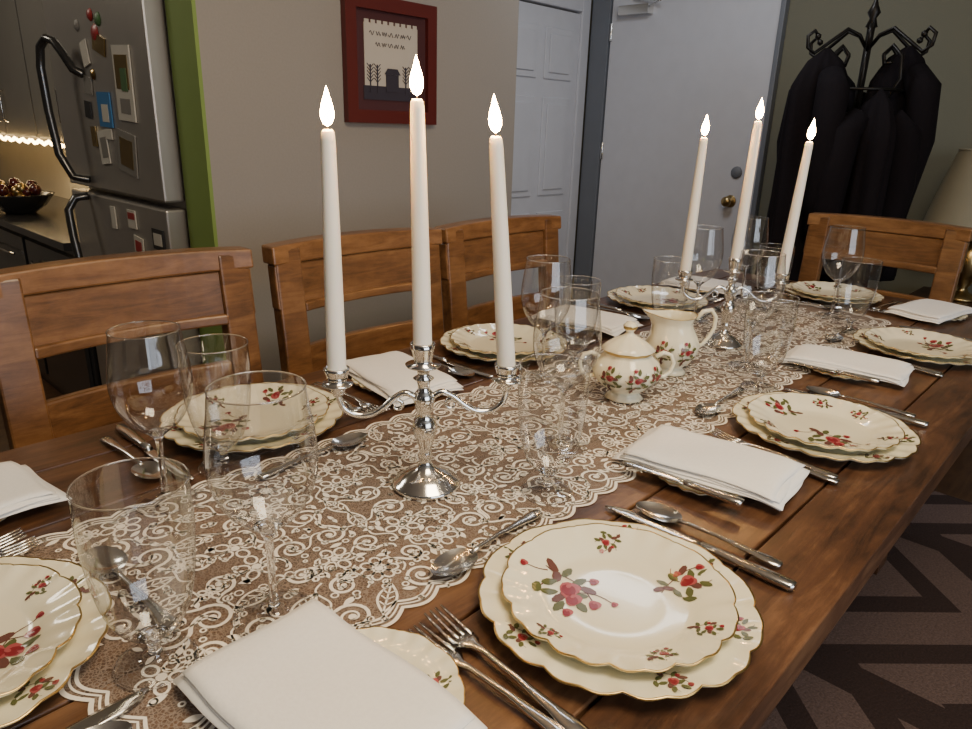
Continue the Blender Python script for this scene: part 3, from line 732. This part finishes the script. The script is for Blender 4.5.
for (y, z, r, mt) in ((2.38, 1.47, .026, 2), (2.345, 1.505, .020, 3), (2.40, 1.52, .018, 2), (2.31, 1.60, .028, 2), (2.335, 1.635, .018, 6), (2.29, 1.565, .016, 3), (2.52, 1.50, .018, 5), (2.44, 1.36, .016, 6)): disc(y, z, r, mt)
mag(2.43, .935, .035, .07, 0); mag(2.28, .945, .06, .055, 0); mag(2.28, .955, .05, .02, 2, 0, .001); mag(2.25, .865, .065, .06, 0, .1); mag(2.25, .865, .045, .035, 2, .1, .001)
mag(2.10, .905, .075, .06, 4); mag(2.10, .905, .055, .035, 0, 0, .001)
m.build('refrigerator_magnets', [M_paper, M_blue, M_mred, M_mgr, M_fblack, M_cab, M_brass])
m = MB(); m.box(0.84, 1.298, 2.86, 5.9, 0.08, 0.77, 0); m.box(0.88, 1.298, 2.86, 5.9, 0, .08, 0)
m.box(0.80, 1.298, 2.86, 5.92, 0.77, 0.80, 1)
for y in (2.9, 3.5, 4.1, 4.7, 5.3): m.box(0.825, 0.84, y, y+.56, .12, .74, 0); m.tube([(.81, y+.1, .66), (.80, y+.15, .66), (.80, y+.4, .66), (.81, y+.45, .66)], .006, 8, 2)
m.build('base_cabinet', [M_counter, M_counter, M_steel], bevel=0.003)
m = MB(); m.box(1.07, 1.298, 2.86, 5.9, 1.13, 2.3, 0)
for k in range(6):
    y = 2.88+k*.5; m.box(1.05, 1.07, y, y+.48, 1.14, 2.28, 0)
    yy = y+(.06 if k % 2 else .42); m.tube([(1.05, yy, 1.20), (1.03, yy, 1.21), (1.03, yy, 1.34), (1.05, yy, 1.35)], .005, 8, 1)
m.build('wall_cabinet', [M_cab, M_steel], bevel=0.004)
m = MB()
pts = [(1.04, 2.88+i*.035, 1.118+.006*math.sin(i*1.7)) for i in range(84)]
m.tube(pts, .002, 5, 1)
for p in pts: m.lathe([(.0002, -.009), (.007, -.004), (.009, 0), (.006, .006), (.0002, .009)], 8, 0, Tr(*p))
m.build('fairy_lights', [M_bulb, M_fblack])
m = MB(); m.box(1.292, 1.30, 3.94, 4.06, .84, 1.00, 0)
for z in (.89, .95): m.box(1.289, 1.293, 3.98, 4.02, z-.014, z+.014, 0)
m.tube([(1.28, 4.0, .89), (1.26, 4.01, .87), (1.25, 4.03, .83), (1.22, 4.1, .805)], .006, 6, 1)
m.build('wall_outlet', [M_white, M_fblack])
m = MB()
m.lathe([(.0001, 0), (.05, 0), (.055, .006), (.09, .03), (.12, .07), (.124, .075), (.118, .07), (.085, .034), (.0001, .012)], 32, 1)
rr = random.Random(3)
for i in range(22):
    a = rr.uniform(0, 6.28); d = rr.uniform(0, .075); z = .05+rr.uniform(0, .06)
    m.lathe([(.0002, -.024), (.016, -.018), (.024, 0), (.016, .018), (.0002, .024)], 12, rr.choice((0, 0, 2)), Tr(d*math.cos(a), d*math.sin(a), z))
o = m.build('ornament_bowl', [M_glassred, M_counter, M_brass], (.93, 3.87, .80)); o.scale = (1.2, 1.2, 1.2)

# ------------------------------------------------------------------ coat rack + coats
CX, CY = 3.175, 0.985
m = MB()
m.tube([(0, 0, .02), (0, 0, 1.66)], .014, 12, 0)
m.lathe([(.0002, 1.64), (.022, 1.65), (.012, 1.68), (.024, 1.70), (.012, 1.725), (.006, 1.745), (.0002, 1.76)], 16, 0)
for k in range(6):
    T = Rz(2*PI*k/6+.3)
    m.tube([(.01, 0, 1.34), (.05, 0, 1.33), (.11, 0, 1.38), (.15, 0, 1.46), (.14, 0, 1.54), (.10, 0, 1.58), (.07, 0, 1.55), (.08, 0, 1.515), (.105, 0, 1.52)], .007, 8, 0, T)
    m.tube([(.01, 0, 1.58), (.04, 0, 1.62), (.09, 0, 1.64), (.17, 0, 1.58), (.21, 0, 1.55), (.24, 0, 1.57), (.245, 0, 1.61), (.22, 0, 1.63), (.205, 0, 1.61)], .007, 8, 0, T)
    m.lathe([(.0002, -.013), (.011, -.006), (.011, .006), (.0002, .013)], 10, 0, T @ Tr(.205, 0, 1.61))
m.tube([(.15*math.cos(a), .15*math.sin(a), 1.42) for a in [2*PI*i/32 for i in range(32)]], .006, 8, 0, closed=True)
for k in range(4):
    T = Rz(PI/2*k+.4)
    m.tube([(.01, 0, .35), (.06, 0, .30), (.07, 0, .2), (.12, 0, .1), (.2, 0, .06), (.25, 0, .03), (.27, 0, .012), (.3, 0, .012), (.31, 0, .04), (.29, 0, .05)], .01, 8, 0, T)
m.build('coat_rack', [M_iron], (CX, CY, 0))
def coat(ang, d, L, w, sd, top=1.50):
    m = MB(); rn_ = random.Random(sd); ph = [rn_.uniform(0, 6) for _ in range(4)]
    prof = []
    n = 20
    for i in range(n+1):
        t = i/n; z = top-L*t
        r = w*(0.15+0.85*min(1, (t/.16))**.6)*(0.92+.12*t)
        prof.append((max(.002, r if i else .01), z))
    def mod(r, z, a, j):
        t = j/n; f = 1+.10*math.sin(3*a+ph[0]+2*t)+.08*math.sin(7*a+ph[1])*min(1, t*3)+.05*math.sin(11*a+ph[2]-3*t)
        return r*f*math.cos(a), r*f*.62*math.sin(a), z+.02*math.sin(2*a+ph[3])*t
    m.lathe(prof, 48, 0, None, mod, cap1=True)
    for sg in (1, -1):
        m.tube([(0, sg*w*.5, top-.10), (.01, sg*w*.95, top-.16), (.02, sg*w*1.1, top-.35), (.0, sg*w*1.05, top-.55), (-.01, sg*w*.98, top-.70)], [.045, .06, .058, .05, .045], 14, 0)
    m.build('hanging_coat', [M_coat], (CX+d*math.cos(ang), CY+d*math.sin(ang), 0), ang)
coat(rad(137), .16, .95, .12, 1, 1.57); coat(rad(-43), .17, .90, .125, 2, 1.59); coat(rad(225), .15, 1.0, .12, 3, 1.42); coat(rad(45), .16, .9, .12, 4, 1.5)

lx, ly = 3.62, .555
m = MB(); m.box(lx-.18, lx+.18, ly-.18, ly+.18, .56, .59); m.box(lx-.16, lx+.16, ly-.16, ly+.16, .50, .56)
for a in (-1, 1):
    for b in (-1, 1): m.box(lx+a*.15-.016, lx+a*.15+.016, ly+b*.15-.016, ly+b*.15+.016, 0, .5)
m.build('side_table', [M_floor], bevel=0.003)
m = MB()
m.lathe([(.0002, 0), (.08, 0), (.08, .012), (.03, .03), (.02, .05), (.05, .10), (.065, .16), (.045, .23), (.015, .27), (.010, .36), (.0002, .37)], 28, 0)
m.lathe([(.205, .30), (.17, .46), (.128, .62)], 40, 1); m.lathe([(.202, .30), (.167, .46), (.125, .62)], 40, 1)
for (r, z) in ((.205, .30), (.128, .62)): m.tube([(r*math.cos(2*PI*i/40), r*math.sin(2*PI*i/40), z) for i in range(40)], .004, 6, 1, closed=True)
for k in range(3): m.tube([(0, 0, .36), (.127*math.cos(k*2.094), .127*math.sin(k*2.094), .61)], .002, 5, 0)
m.build('table_lamp', [M_brass, M_shade], (lx, ly, .59))

# ------------------------------------------------------------------ lights
def area(name, loc, target, sx, sy, power, col):
    l = bpy.data.lights.new(name, 'AREA'); l.shape = 'RECTANGLE'; l.size = sx; l.size_y = sy; l.energy = power; l.color = col
    o = bpy.data.objects.new(name, l); bpy.context.scene.collection.objects.link(o); o.location = loc
    o.rotation_euler = (Vector(target)-Vector(loc)).to_track_quat('-Z', 'Y').to_euler(); return o
area('window_daylight', (0.3, -2.5, 1.5), (1.2, 1.0, 0.9), 2.4, 1.3, 44, (0.84, 0.91, 1.0))
area('ceiling_light', (0.5, -0.2, 2.42), (0.8, 0.4, 0), 0.9, 0.9, 44, (1.0, 0.80, 0.54))
area('entry_fill', (2.5, 1.5, 2.42), (3.3, 1.7, 0.6), 0.5, 0.5, 11, (0.90, 0.93, 1.0))  # added fill, no actual lamp here; brightens the doors and far end
area('under_cabinet_light', (1.17, 4.2, 1.12), (1.25, 4.2, 0), 0.05, 2.4, 8, (1.0, 0.74, 0.40))
area('kitchen_light', (-0.3, 3.6, 2.4), (0.6, 3.0, 0.8), 0.5, 0.5, 13, (1.0, 0.90, 0.74))
w = bpy.data.worlds.new('dusk'); bpy.context.scene.world = w; w.use_nodes = True
bg = w.node_tree.nodes['Background']; bg.inputs[0].default_value = (0.30, 0.42, 0.65, 1); bg.inputs[1].default_value = 1.0

# ------------------------------------------------------------------ camera
th = rad(18.7)
r0 = Vector((.682, -.731, 0)).normalized(); f = Vector((.731*math.cos(th), .682*math.cos(th), -math.sin(th))).normalized()
u0 = r0.cross(f).normalized()
cr = (r0+.03*u0).normalized(); cu = (u0-.03*r0).normalized()
cam = bpy.data.cameras.new('camera'); co = bpy.data.objects.new('camera', cam); bpy.context.scene.collection.objects.link(co)
Mx = Matrix(((cr.x, cu.x, -f.x, 0), (cr.y, cu.y, -f.y, 0), (cr.z, cu.z, -f.z, TZ+.444), (0, 0, 0, 1)))
co.matrix_world = Mx; cam.lens = 26.0; cam.sensor_width = 36; cam.clip_start = 0.02
bpy.context.scene.camera = co
